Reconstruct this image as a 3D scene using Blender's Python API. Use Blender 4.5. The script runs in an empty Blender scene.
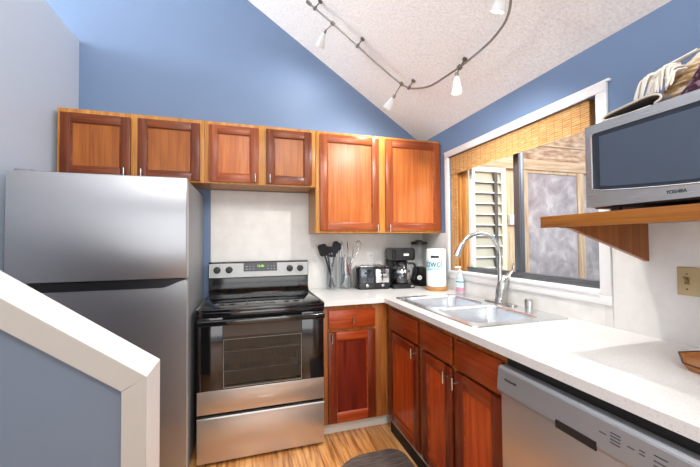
import bpy, bmesh, math, random
from mathutils import Vector, Matrix
random.seed(4)
C = bpy.context.scene.collection
PI = math.pi
S = bpy.context.scene

# ------------------------------------------------------------------ camera
cam_d = bpy.data.cameras.new('camera'); cam = bpy.data.objects.new('camera', cam_d); C.objects.link(cam)
S.camera = cam
yaw, pitch, roll = 0.2971, 0.0240, -0.0077
fw = Vector((math.sin(yaw)*math.cos(pitch), math.cos(yaw)*math.cos(pitch), math.sin(pitch)))
rt = Vector((math.cos(yaw), -math.sin(yaw), 0)); upv = rt.cross(fw)
r2 = rt*math.cos(roll)+upv*math.sin(roll); u2 = -rt*math.sin(roll)+upv*math.cos(roll)
M = Matrix((r2, u2, -fw)).transposed().to_4x4(); M.translation = Vector((-1.5613, -2.7782, 1.3081))
cam.matrix_world = M
cam_d.sensor_width = 36; cam_d.sensor_fit = 'HORIZONTAL'; cam_d.lens = 331.4/700*36; cam_d.clip_start = 0.02

# ------------------------------------------------------------------ world, daylight and fill lamps, exposure
w = bpy.data.worlds.new('world'); S.world = w; w.use_nodes = True
bg = w.node_tree.nodes['Background']; bg.inputs[0].default_value = (0.86, 0.93, 1.0, 1); bg.inputs[1].default_value = 1.5
S.view_settings.view_transform = 'Standard'; S.view_settings.look = 'None'
S.view_settings.exposure = -0.30; S.view_settings.gamma = 1; S.view_settings.use_curve_mapping = False

def area(name, loc, target, sx, sy, power, col=(1, 1, 1)):
    d = bpy.data.lights.new(name, 'AREA'); d.shape = 'RECTANGLE'; d.size = sx; d.size_y = sy; d.energy = power; d.color = col
    o = bpy.data.objects.new(name, d); C.objects.link(o); o.location = loc
    o.rotation_euler = (Vector(target)-Vector(loc)).to_track_quat('-Z', 'Y').to_euler(); return o
# unseen fill lamps, added: behind the camera, on the loft side, under a skylight
area('fill_rear_opening', (-1.3, -5.36, 1.35), (-1.3, 0, 1.30), 2.1, 1.9, 50, (1.0, 0.985, 0.96))  # added fill, stands in for daylight from the rear
area('fill_loft_side', (-5.30, -0.9, 3.15), (-0.9, -1.6, 2.8), 1.4, 1.0, 215, (0.97, 0.98, 1.0))  # added fill for the ceiling; the loft wall has no window
area('fill_added_skylight', (-1.25, -3.55, 3.0), (-2.35, -3.2, 1.7), 1.3, 1.0, 115, (1.0, 0.99, 0.97))  # added fill under a made-up skylight, brightens the left wall
# daylight falling on the porch outside the kitchen window
area('porch_daylight', (1.3, -2.4, 3.0), (1.3, 0.35, 1.5), 2.0, 1.6, 175, (1.0, 0.98, 0.95))

# ------------------------------------------------------------------ helpers
def lin(h):
    h = h.lstrip('#'); v = [int(h[i:i+2], 16)/255 for i in (0, 2, 4)]
    return tuple([(c/12.92 if c <= .04045 else ((c+.055)/1.055)**2.4) for c in v]+[1])

class MB:
    def __init__(s): s.v = []; s.f = []; s.mi = []
    def add(s, vs, fs, m=0):
        k = len(s.v); s.v += [tuple(a) for a in vs]; s.f += [tuple(i+k for i in f) for f in fs]; s.mi += [m]*len(fs); return s
    def addbm(s, bm, m=0):
        bm.verts.ensure_lookup_table(); bm.verts.index_update()
        s.add([v.co for v in bm.verts], [[v.index for v in f.verts] for f in bm.faces], m); bm.free(); return s
    def box(s, x0, x1, y0, y1, z0, z1, bev=0, m=0, seg=2):
        x0, x1 = min(x0, x1), max(x0, x1); y0, y1 = min(y0, y1), max(y0, y1); z0, z1 = min(z0, z1), max(z0, z1)
        vs = [(x0, y0, z0), (x1, y0, z0), (x1, y1, z0), (x0, y1, z0), (x0, y0, z1), (x1, y0, z1), (x1, y1, z1), (x0, y1, z1)]
        fs = [(0, 3, 2, 1), (4, 5, 6, 7), (0, 1, 5, 4), (1, 2, 6, 5), (2, 3, 7, 6), (3, 0, 4, 7)]
        if not bev: return s.add(vs, fs, m)
        bm = bmesh.new(); bv = [bm.verts.new(v) for v in vs]
        for f in fs: bm.faces.new([bv[i] for i in f])
        bmesh.ops.bevel(bm, geom=bm.edges[:], offset=bev, segments=seg, profile=.5, affect='EDGES')
        return s.addbm(bm, m)
    def prism(s, poly, axis, a0, a1, m=0, bev=0):
        # poly in the two remaining axes in xyz order
        def P(p, a):
            return {'x': (a, p[0], p[1]), 'y': (p[0], a, p[1]), 'z': (p[0], p[1], a)}[axis]
        bm = bmesh.new(); A = [bm.verts.new(P(p, a0)) for p in poly]; B = [bm.verts.new(P(p, a1)) for p in poly]; n = len(poly)
        bm.faces.new(A); bm.faces.new(B[::-1])
        for i in range(n): bm.faces.new([A[i], B[i], B[(i+1) % n], A[(i+1) % n]][::-1])
        bmesh.ops.recalc_face_normals(bm, faces=bm.faces[:])
        if bev: bmesh.ops.bevel(bm, geom=[e for e in bm.edges if len(e.link_faces) == 2 and e.calc_face_angle(0) > .5], offset=bev, segments=2, affect='EDGES')
        return s.addbm(bm, m)
    def lathe(s, prof, c=(0, 0, 0), seg=28, m=0, axis='z', mat=None):
        vs = []; fs = []; n = len(prof)
        for k in range(seg):
            a = 2*PI*k/seg
            for r, z in prof:
                p = Vector((r*math.cos(a), r*math.sin(a), z))
                if axis == 'x': p = Vector((p.z, p.x, p.y))
                if axis == 'y': p = Vector((p.y, p.z, p.x))
                if mat: p = mat @ p
                vs.append(p+Vector(c))
        for k in range(seg):
            for i in range(n-1):
                a = k*n+i; b = ((k+1) % seg)*n+i
                fs.append((a, b, b+1, a+1))
        s.add(vs, fs, m)
        if prof[0][0] > 1e-5: s.f.append(tuple(len(s.v)-len(vs)+k*n for k in range(seg))[::-1]); s.mi.append(m)
        if prof[-1][0] > 1e-5: s.f.append(tuple(len(s.v)-len(vs)+k*n+n-1 for k in range(seg))); s.mi.append(m)
        return s
    def lathe_open(s, prof, **k):
        n0 = len(s.f); s.lathe(prof, **k)
        return s
    def cyl(s, a, b, r, r1=None, seg=16, m=0):
        return s.tube([a, b], [r, r if r1 is None else r1], seg=seg, m=m)
    def tube(s, pts, r, seg=10, m=0, flat=1.0, closed=False):
        pts = [Vector(p) for p in pts]; n = len(pts); R = r if isinstance(r, (list, tuple)) else [r]*n
        vs = []; fs = []; prev = None
        for i, p in enumerate(pts):
            t = (pts[min(i+1, n-1)]-pts[max(i-1, 0)])
            if closed: t = pts[(i+1) % n]-pts[i-1]
            t.normalize()
            if prev is None:
                a = Vector((0, 0, 1)) if abs(t.z) < .9 else Vector((1, 0, 0)); nn = t.cross(a).normalized()
            else:
                nn = (prev-t*prev.dot(t)).normalized()
            prev = nn; bb = t.cross(nn)
            for k in range(seg):
                a = 2*PI*k/seg; vs.append(p+(nn*math.cos(a)+bb*math.sin(a)*flat)*R[i])
        for i in range(n-1 if not closed else n):
            for k in range(seg):
                a = i*seg+k; b = i*seg+(k+1) % seg; j = ((i+1) % n)*seg
                fs.append((a, b, j+(k+1) % seg, j+k))
        if not closed: fs.append(tuple(range(seg))[::-1]); fs.append(tuple(range((n-1)*seg, n*seg)))
        return s.add(vs, fs, m)
    def sphere(s, c, r, seg=16, rings=8, m=0, sc=(1, 1, 1)):
        prof = [(r*math.sin(PI*i/rings), -r*math.cos(PI*i/rings)) for i in range(rings+1)]
        prof[0] = (0, -r); prof[-1] = (0, r)
        return s.lathe(prof, c=c, seg=seg, m=m, mat=Matrix.Diagonal(Vector(sc)))

def spline(pts, n=8):
    P = [Vector(p) for p in pts]; P = [2*P[0]-P[1]]+P+[2*P[-1]-P[-2]]; out = []
    for i in range(1, len(P)-2):
        for k in range(n):
            t = k/n; a, b, c, d = P[i-1], P[i], P[i+1], P[i+2]
            out.append(.5*((2*b)+(c-a)*t+(2*a-5*b+4*c-d)*t*t+(3*b-a-3*c+d)*t**3))
    out.append(P[-2]); return out

def obj(name, mb, mats, parent=None, kind=None, label=None, ang=32):
    me = bpy.data.meshes.new(name)
    if not isinstance(mats, (list, tuple)): mats = [mats]
    me.from_pydata([tuple(v) for v in mb.v], [], mb.f)
    for m in mats: me.materials.append(m)
    for p, mi in zip(me.polygons, mb.mi): p.material_index = mi; p.use_smooth = True
    bm = bmesh.new(); bm.from_mesh(me); bmesh.ops.remove_doubles(bm, verts=bm.verts[:], dist=1e-5)
    bmesh.ops.recalc_face_normals(bm, faces=bm.faces[:]); bm.to_mesh(me); bm.free()
    me.set_sharp_from_angle(angle=math.radians(ang))
    o = bpy.data.objects.new(name, me); C.objects.link(o)
    if parent is not None:
        root = parent
        while root.parent is not None: root = root.parent
        L = root.location.copy()
        if L.length > 0: me.transform(Matrix.Translation(-L))
        o.parent = parent
    if kind: o['kind'] = kind
    if label: o['label'] = label
    return o
def struct(name, mb, mats, parent=None, **k): return obj(name, mb, mats, parent, kind='structure', **k)
def tag(o, label, cat, group=None):
    o['label'] = label; o['category'] = cat
    if group: o['group'] = group
    return o
def thing(name, label, cat, loc=(0, 0, 0), group=None):
    o = bpy.data.objects.new(name, None); C.objects.link(o); o.location = loc; o.empty_display_size = .05
    return tag(o, label, cat, group)
def base_origin(o, loc):
    """moves a single-mesh thing's origin to its base"""
    o.data.transform(Matrix.Translation(-Vector(loc))); o.location = loc; return o
def text(name, body, size, loc, rot, m, parent, ext=.0004, align='CENTER', sx=1):
    c = bpy.data.curves.new(name, 'FONT'); c.body = body; c.size = size; c.extrude = ext; c.align_x = align; c.align_y = 'CENTER'
    c.materials.append(m); o = bpy.data.objects.new('tmp', c); C.objects.link(o); dg = bpy.context.evaluated_depsgraph_get(); dg.update(); me = bpy.data.meshes.new_from_object(o.evaluated_get(dg)); bpy.data.objects.remove(o); bpy.data.curves.remove(c)
    o = bpy.data.objects.new(name, me); C.objects.link(o)
    root = parent
    while root.parent is not None: root = root.parent
    o.location = Vector(loc)-root.location; o.rotation_euler = rot; o.scale = (sx, 1, 1); o.parent = parent; return o

# ------------------------------------------------------------------ materials
def mat(name, col, rough=.5, metal=0, **k):
    m = bpy.data.materials.new(name); m.use_nodes = True; b = m.node_tree.nodes['Principled BSDF']
    b.inputs['Base Color'].default_value = lin(col) if isinstance(col, str) else col
    b.inputs['Roughness'].default_value = rough; b.inputs['Metallic'].default_value = metal
    for n, v in k.items(): b.inputs[n.replace('_', ' ')].default_value = v
    return m
def nodes(m): return m.node_tree.nodes, m.node_tree.links, m.node_tree.nodes['Principled BSDF']
def noise(m, scale, vec=(1, 1, 1), detail=3, coord='Object', rough=.5, dist=0):
    n, l, b = nodes(m); tc = n.new('ShaderNodeTexCoord'); mp = n.new('ShaderNodeMapping'); mp.inputs['Scale'].default_value = vec
    t = n.new('ShaderNodeTexNoise'); t.inputs['Scale'].default_value = scale; t.inputs['Detail'].default_value = detail; t.inputs['Roughness'].default_value = rough
    t.inputs['Distortion'].default_value = dist
    l.new(tc.outputs[coord], mp.inputs[0]); l.new(mp.outputs[0], t.inputs['Vector']); return t
def ramp(m, src, stops):
    n, l, b = nodes(m); r = n.new('ShaderNodeValToRGB'); l.new(src, r.inputs[0]); e = r.color_ramp.elements
    while len(e) < len(stops): e.new(.5)
    for i, (p, c) in enumerate(stops): e[i].position = p; e[i].color = lin(c) if isinstance(c, str) else c
    return r
def bump(m, src, strength, dist=.002):
    n, l, b = nodes(m); u = n.new('ShaderNodeBump'); u.inputs['Strength'].default_value = strength; u.inputs['Distance'].default_value = dist
    l.new(src, u.inputs['Height']); l.new(u.outputs[0], b.inputs['Normal']); return u

def paint(name, col, rough=.6, bs=.15):
    m = mat(name, col, rough); t = noise(m, 140, detail=2); bump(m, t.outputs[0], bs, .001); return m
def wood(name, dark, mid, light, grain='z', rough=.33, sc=1.0, coat=.15):
    m = mat(name, mid, rough, Specular_IOR_Level=.3, Coat_Weight=coat, Coat_Roughness=.25)
    v = {'z': (14, 14, 1.1), 'x': (1.1, 14, 14), 'y': (14, 1.1, 14)}[grain]
    t = noise(m, 2.3*sc, v, 5, dist=.6); r = ramp(m, t.outputs[0], [(.25, dark), (.5, mid), (.75, light)])
    v2 = tuple(a*4 if a > 2 else a for a in v)
    t2 = noise(m, 3.2*sc, v2, 3); r2_ = ramp(m, t2.outputs[0], [(.32, '#d6d0ca'), (.6, '#ffffff')])
    n, l, b = nodes(m); mx = n.new('ShaderNodeMix'); mx.data_type = 'RGBA'; mx.blend_type = 'MULTIPLY'; mx.inputs[0].default_value = .8
    l.new(r.outputs[0], mx.inputs[6]); l.new(r2_.outputs[0], mx.inputs[7]); l.new(mx.outputs[2], b.inputs['Base Color'])
    return m
def steel(name, col='#b9b8b6', rough=.27, v=(1, 1, 120), bs=.02, aniso=0):
    m = mat(name, col, rough, .86); t = noise(m, 6, v, 2)
    r = ramp(m, t.outputs[0], [(.3, (rough-.01,)*3+(1,)), (.7, (rough+.015,)*3+(1,))]); n, l, b = nodes(m)
    l.new(r.outputs[0], b.inputs['Roughness'])
    if aniso:
        tg = n.new('ShaderNodeTangent'); tg.direction_type = 'RADIAL'; tg.axis = 'Z'; l.new(tg.outputs[0], b.inputs['Tangent']); b.inputs['Anisotropic'].default_value = abs(aniso); b.inputs['Anisotropic Rotation'].default_value = 0 if aniso > 0 else .25
    return m
def glass(name, tint=(1, 1, 1, 1), gloss=.08, rough=.02):
    m = bpy.data.materials.new(name); m.use_nodes = True; n = m.node_tree.nodes; l = m.node_tree.links
    n.clear(); o = n.new('ShaderNodeOutputMaterial'); t = n.new('ShaderNodeBsdfTransparent'); t.inputs[0].default_value = tint
    g = n.new('ShaderNodeBsdfGlossy'); g.inputs['Roughness'].default_value = rough; mx = n.new('ShaderNodeMixShader')
    f = n.new('ShaderNodeLayerWeight'); pw = n.new('ShaderNodeMath'); pw.operation = 'POWER'; pw.inputs[1].default_value = 4.5; l.new(f.outputs['Facing'], pw.inputs[0]); ma = n.new('ShaderNodeMath'); ma.operation = 'MULTIPLY_ADD'; ma.inputs[1].default_value = .45; ma.inputs[2].default_value = gloss
    l.new(pw.outputs[0], ma.inputs[0]); l.new(ma.outputs[0], mx.inputs[0]); l.new(t.outputs[0], mx.inputs[1]); l.new(g.outputs[0], mx.inputs[2]); l.new(mx.outputs[0], o.inputs[0])
    return m
def emit(name, col, s):
    m = mat(name, col, .5); n, l, b = nodes(m); b.inputs['Emission Color'].default_value = lin(col); b.inputs['Emission Strength'].default_value = s; return m

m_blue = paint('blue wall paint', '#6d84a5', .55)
m_pale = paint('pale wall paint', '#cbd7e6', .6)
m_ceil = mat('popcorn ceiling', '#e6e1db', .9)
_t = noise(m_ceil, 75, detail=4, rough=.7); _r = ramp(m_ceil, _t.outputs[0], [(.35, '#eceae7'), (.6, '#fafaf8')]); nodes(m_ceil)[1].new(_r.outputs[0], nodes(m_ceil)[2].inputs['Base Color']); bump(m_ceil, _t.outputs[0], .8, .008)
m_white = paint('white trim paint', '#e9e8e6', .4, .05)
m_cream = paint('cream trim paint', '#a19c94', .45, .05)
m_splash = mat('white laminate backsplash', '#e2e0da', .3); _t = noise(m_splash, 9, detail=6); _r = ramp(m_splash, _t.outputs[0], [(.3, '#d8d6d1'), (.7, '#e6e4e0')]); nodes(m_splash)[1].new(_r.outputs[0], nodes(m_splash)[2].inputs['Base Color'])
m_counter = mat('white quartz', '#d8d7d5', .2); _t = noise(m_counter, 160, detail=2); _r = ramp(m_counter, _t.outputs[0], [(.3, '#cccbc9'), (.45, '#dadad8')]); nodes(m_counter)[1].new(_r.outputs[0], nodes(m_counter)[2].inputs['Base Color'])
m_frame = wood('golden oak face frame', '#b4742f', '#c98a3f', '#d89d52', 'z', .35)
m_frameb = wood('amber base face frame', '#8f4f22', '#a9642f', '#bd773c', 'z', .35)
m_stile = [wood('red brown stile', '#5c2409', '#743512', '#86431a', 'z'), wood('red brown stile lighter', '#7c3415', '#984a20', '#a95a2b', 'z')]
m_rail = [wood('red brown rail', '#632809', '#7c3a14', '#8e491d', 'x'), wood('red brown rail lighter', '#853a18', '#a05024', '#b06030', 'x')]
m_panel = [wood('amber door panel', '#8e4d1a', '#a45c20', '#b36a2a', 'z'), wood('bright amber door panel', '#a65420', '#be6a2f', '#ce8046', 'z', sc=.7)]
m_bstile = wood('cherry stile', '#541b0a', '#6b2710', '#7e3316', 'z', .28); m_brail = wood('cherry rail', '#6f260d', '#8c3713', '#9d4519', 'y', .28)
m_brailx = wood('cherry rail wide', '#7e2c10', '#a04018', '#b34f20', 'x', .28)
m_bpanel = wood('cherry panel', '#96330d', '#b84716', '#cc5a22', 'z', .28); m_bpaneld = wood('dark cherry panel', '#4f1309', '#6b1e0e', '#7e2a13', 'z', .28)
m_shelf = wood('amber shelf wood', '#8a5220', '#a06428', '#b07533', 'y', .35); m_bracket = wood('amber bracket wood', '#7c4519', '#915523', '#a1642d', 'z', .4)
m_black = mat('black plastic', '#121214', .35); m_dark = mat('toe kick black', '#15110f', .6)
m_gblack = mat('black enamel', '#0c0c0e', .12, Coat_Weight=.5, Coat_Roughness=.05)
m_glassblack = mat('black ceramic glass', '#08080a', .06)
m_steel = steel('brushed stainless', '#cdc3ba', .33, (90, 90, 1), aniso=.85); m_steelf = steel('fridge stainless', '#a9aaad', .34, (90, 90, .6), aniso=.85)
m_steelh = steel('brushed stainless horizontal', '#b5b3b1', .24, (1, 1, 120)); m_nickel = mat('satin nickel', '#c4c2be', .22, 1); m_chrome = mat('chrome', '#d0d0d0', .08, 1)
m_sink = steel('sink steel', '#dcdfe2', .24, (40, 1, 40)); m_fside = mat('grey fridge side', '#8f9296', .45, .3)
m_silver = mat('silver control panel', '#9d9d9c', .35, .55)
m_alu = mat('grey aluminium', '#6c7076', .35, .7); m_clear = glass('window glass', gloss=.03); m_jar = glass('clear jar glass', (.93, .95, .96, 1), .1)
m_ltext = mat('light lettering', '#d8d6d2', .4); m_dtext = mat('dark lettering', '#2a2c30', .5)
m_almond = mat('almond plastic', '#b9a67c', .4); m_dgreen = emit('green display digits', '#9be23a', 1.6)

# floor boards
m_floor = mat('bamboo floor', '#c99a5f', .28, Coat_Weight=.3, Coat_Roughness=.15)
n, l, b = nodes(m_floor); tc = n.new('ShaderNodeTexCoord'); mp = n.new('ShaderNodeMapping'); mp.inputs['Rotation'].default_value = (0, 0, PI/2)
br = n.new('ShaderNodeTexBrick'); br.inputs['Scale'].default_value = 1; br.inputs['Brick Width'].default_value = 1.1; br.inputs['Row Height'].default_value = .095; br.inputs['Mortar Size'].default_value = .0012
br.inputs['Color1'].default_value = lin('#eec088'); br.inputs['Color2'].default_value = lin('#d9a268'); br.inputs['Mortar'].default_value = lin('#6d431f')
l.new(tc.outputs['Object'], mp.inputs[0]); l.new(mp.outputs[0], br.inputs[0])
t = noise(m_floor, 3, (16, 1.2, 1), 4, dist=.5); r = ramp(m_floor, t.outputs[0], [(.33, '#9c6c42'), (.48, '#e4c49e'), (.62, '#fff0d8')])
mx = n.new('ShaderNodeMix'); mx.data_type = 'RGBA'; mx.blend_type = 'MULTIPLY'; mx.inputs[0].default_value = .85
l.new(br.outputs[0], mx.inputs[6]); l.new(r.outputs[0], mx.inputs[7]); l.new(mx.outputs[2], b.inputs['Base Color'])

# ------------------------------------------------------------------ room shell
RX, LX, RY = 0.0, -2.71, -5.45
T = .12
struct('floor', MB().box(-6.0, T, RY-T, T, -.1, 0), m_floor)
def ceilz(x): return 2.228-.672*x
RIDGE = -3.6
mb = MB().prism([(T, ceilz(T)), (RIDGE, ceilz(RIDGE)), (-6.1, ceilz(RIDGE)-.672*2.5), (-6.1, ceilz(RIDGE)-.672*2.5+.12), (RIDGE, ceilz(RIDGE)+.14), (T, ceilz(T)+.14)], 'y', RY-T, T)
struct('ceiling', mb, m_ceil)
struct('wall_back', MB().prism([(-6.0, -.1), (T, -.1), (T, ceilz(T)+.1), (RIDGE, ceilz(RIDGE)+.1), (-6.0, ceilz(RIDGE)-.672*2.4+.1)], 'y', 0, T), m_blue)
# right wall with window opening
WY0, WY1, WZ0, WZ1 = -1.65, -.455, 1.065, 1.985
mb = MB(); HT = 2.24
mb.box(0, T, RY, WY0, -.1, HT).box(0, T, WY1, 0, -.1, HT).box(0, T, WY0, WY1, -.1, WZ0).box(0, T, WY0, WY1, WZ1, HT)
struct('wall_right', mb, m_blue)
# low pale wall on the left: loft beyond
struct('wall_left', MB().box(LX-.12, LX, RY, 0, 0, 2.745), m_pale)
struct('wall_loft', MB().box(-6.12, -6.0, RY, 0, -.1, 3.3), m_white)
struct('floor_loft', MB().box(-6.0, LX-.12, RY, 0, 2.5, 2.62), m_white)
# rear wall; its unseen glazed opening is added for the light
mb = MB(); ox0, ox1, oz1 = -2.4, -.2, 2.35
mb.box(-6.0, ox0, RY-T, RY, -.1, 4.7).box(ox1, 0, RY-T, RY, -.1, 2.3).box(ox0, ox1, RY-T, RY, oz1, 2.4)
mb.prism([(ox0, 2.35), (0, 2.3), (0, ceilz(0)+.05), (ox0, ceilz(ox0)+.05)], 'y', RY-T, RY)
struct('wall_rear', mb, m_white)
wr = struct('added_rear_window', MB().box(ox0, ox0+.06, RY-.08, RY-.03, 0, oz1).box(ox1-.06, ox1, RY-.08, RY-.03, 0, oz1).box(-1.33, -1.27, RY-.08, RY-.03, 0, oz1).box(ox0, ox1, RY-.08, RY-.03, oz1-.06, oz1).box(ox0, ox1, RY-.08, RY-.03, 0, .08), m_white)
struct('window_glass', MB().box(ox0+.03, ox1-.03, RY-.06, RY-.055, .04, oz1-.03), m_clear, wr)

sk = MB()
for a0, a1, c0, c1 in ((-1.75, -.70, -4.25, -4.18), (-1.75, -.70, -3.0, -2.93), (-1.80, -1.75, -4.25, -2.93), (-.70, -.65, -4.25, -2.93)):
    sk.prism([(a0, ceilz(a0)-.03), (a1, ceilz(a1)-.03), (a1, ceilz(a1)-.001), (a0, ceilz(a0)-.001)], 'y', c0, c1)
struct('added_skylight_frame', sk, m_white)  # unseen skylight frame, added to go with the fill lamp below
# backsplash panels
sp = struct('wall_backsplash', MB().box(-1.842, -1.06, -.006, -.0005, .6, 1.717).box(-1.0595, -.006, -.006, -.0005, .6, 1.373)
       .box(-.006, -.0005, -.404, -.006, .6, 1.373).box(-.006, -.0005, -1.667, -.405, .6, 1.009).box(-.006, -.0005, -3.2, -1.702, .6, 1.3712).box(-.006, -.0005, -1.7005, -1.6685, .6, 1.009), m_splash)

# window: casing, sash, panes
win = struct('window_1', MB().box(.062, .098, WY0, WY1, WZ0, WZ0+.028).box(.062, .098, WY0, WY1, WZ1-.03, WZ1).box(.062, .098, WY1-.03, WY1, WZ0, WZ1).box(.062, .098, WY0, WY0+.02, WZ0, WZ1), m_white)
struct('window_casing', MB().box(-.016, 0, -1.70, -.405, 1.985, 2.03, .003).box(-.018, 0, -1.715, -.40, 2.022, 2.034, .002)
       .box(-.016, 0, -1.70, WY0, 1.055, 1.985, .003).box(-.016, 0, WY1, -.405, 1.055, 1.985, .003).box(-.014, 0, -1.70, -.405, 1.01, 1.058, .003), m_white, win)
struct('window_sill', MB().box(-.02, .06, WY0+.001, WY1-.001, 1.053, 1.072, .004), m_white, win)
struct('window_track', MB().box(.045, .10, WY0+.005, WY1-.14, 1.094, 1.108, .002).box(.05, .10, WY0+.005, WY1-.14, 1.072, 1.0935), [m_alu], win)
struct('window_sash', MB().box(.058, .085, -1.125, -1.065, 1.108, 1.96, .003).box(.05, .057, -1.122, -1.108, 1.108, 1.96).box(.066, .09, -.648, -.612, 1.108, 1.96, .002, m=1).box(.055, .085, -1.645, -1.628, 1.108, 1.96, .002, m=1), [m_alu, m_white], win)
struct('window_pane', MB().box(.078, .081, -1.07, -.64, 1.108, 1.955), m_clear, win); struct('window_pane', MB().box(.068, .071, -1.63, -1.122, 1.108, 1.955), glass('hazy window glass', (.9, .9, .91, 1), .06, .2), win)
m_jamb = wood('honey window jamb', '#b0773a', '#c58a4a', '#d29b5a', 'z', .4)
struct('window_jamb', MB().box(.045, .062, -.605, -.545, 1.075, 1.955, .003).box(.03, .06, -.548, -.47, 1.075, 1.955, .002), m_jamb, win)

# ------------------------------------------------------------------ porch and neighbouring wing seen through the window
m_pwood = wood('bleached porch timber', '#b09474', '#cbb394', '#ddcbb0', 'x', .8, coat=0); m_pwoodz = wood('bleached porch post', '#b09474', '#cbb394', '#ddcbb0', 'z', .8, coat=0)
m_ply = mat('weathered plywood', '#b2957a', .8); _t = noise(m_ply, 3, (2, 2, 9), 6); _r = ramp(m_ply, _t.outputs[0], [(.35, '#8f6c52'), (.5, '#b3957a'), (.65, '#cdb79d')]); nodes(m_ply)[1].new(_r.outputs[0], nodes(m_ply)[2].inputs['Base Color'])
m_screen = mat('mottled grey screen', '#9c979b', .6); _t = noise(m_screen, 4, (1, 1, 1), 8, rough=.7, dist=.4); _r = ramp(m_screen, _t.outputs[0], [(.38, '#8d888c'), (.52, '#a9a4a7'), (.66, '#cac7c8')]); nodes(m_screen)[1].new(_r.outputs[0], nodes(m_screen)[2].inputs['Base Color'])
m_deck = mat('porch deck', '#8e8478', .8)
struct('wall_porch', MB().box(.13, 4.2, .36, .46, -.1, 2.9), m_pwoodz)
struct('floor_porch', MB().box(.13, 4.2, -5, .36, -.1, 0), m_deck)
struct('trim_1', MB().box(.13, 4.2, .30, .36, 2.135, 2.255, .004), m_pwood)          # beam
struct('wall_porch_upper', MB().box(.13, 4.2, .34, .359, 2.256, 2.9), m_ply)
struct('trim_2', MB().box(.13, 4.2, .325, .339, 2.44, 2.456), m_pwood)
w3 = struct('window_3', MB().box(.755, .815, .31, .36, .92, 2.15, .003).box(1.195, 1.255, .31, .36, .92, 2.15, .003).box(.815, 1.195, .31, .36, 2.08, 2.15).box(.815, 1.195, .31, .36, .92, .985), mat('cream porch window frame', '#ece0c4', .6))
mb = MB()
for i in range(9):
    z = 1.0+i*.12
    mb.add([(.815, .318, z), (1.195, .318, z), (1.195, .352, z+.119), (.815, .352, z+.119), (.815, .322, z), (1.195, .322, z), (1.195, .356, z+.119), (.815, .356, z+.119)], [(0, 1, 2, 3), (7, 6, 5, 4), (0, 4, 5, 1), (1, 5, 6, 2), (2, 6, 7, 3), (3, 7, 4, 0)])
struct('window_louvre', mb, mat('pale green louvre glass', '#b3af9c', .3), w3)
mb = MB()
for i in range(9): mb.box(.815, 1.195, .308, .317, .996+i*.12, 1.010+i*.12)
mb.box(1.09, 1.135, .306, .318, .99, 2.08, m=1)
struct('window_slat_edge', mb, [m_white, mat('dark louvre opener', '#4a4d49', .6)], w3)
struct('trim_3', MB().box(1.57, 2.345, .33, .359, .1, 2.10), m_screen)
struct('trim_4', MB().box(1.47, 1.569, .31, .359, 0, 2.134, .003).box(2.346, 2.45, .31, .359, 0, 2.134, .003).box(1.57, 2.345, .318, .359, 2.101, 2.134), m_pwoodz)
struct('trim_7', MB().box(2.452, 3.3, .33, .359, .1, 2.10), m_screen)
pb = obj('porch_switch_box', MB().box(1.31, 1.435, .315, .3595, 1.485, 1.60, .006).box(1.35, 1.375, .308, .316, 1.53, 1.56).box(1.385, 1.41, .308, .316, 1.53, 1.56), mat('grey white box', '#e4e6e8', .5))
tag(base_origin(pb, (1.37, .36, 1.54)), 'small white electrical box fixed to the pale timber wall outside the window', 'electrical box')

# ------------------------------------------------------------------ half wall beside the stairs
hy0, hy1, hx = -1.65, -1.51, -1.85
sl = (1.086-.879)/(2.198-1.913)   # slope of the stair rail
zt = .912
def topz(x): return zt+(hx-x)*sl
xl = -2.70
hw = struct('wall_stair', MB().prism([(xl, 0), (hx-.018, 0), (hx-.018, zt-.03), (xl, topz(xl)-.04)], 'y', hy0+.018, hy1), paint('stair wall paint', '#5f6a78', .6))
cap = MB().prism([(hx, 0), (hx, zt), (xl, topz(xl)), (xl, topz(xl)-.03), (hx-.019, zt-.018), (hx-.019, 0)], 'y', hy0, hy1+.012)
struct('trim_5', cap, m_white, hw)
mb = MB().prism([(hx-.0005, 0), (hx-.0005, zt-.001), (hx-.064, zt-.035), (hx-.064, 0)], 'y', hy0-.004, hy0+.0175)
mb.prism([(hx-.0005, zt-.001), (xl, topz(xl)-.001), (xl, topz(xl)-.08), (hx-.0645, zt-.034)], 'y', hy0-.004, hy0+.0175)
struct('trim_6', mb, m_cream, hw)

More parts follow.
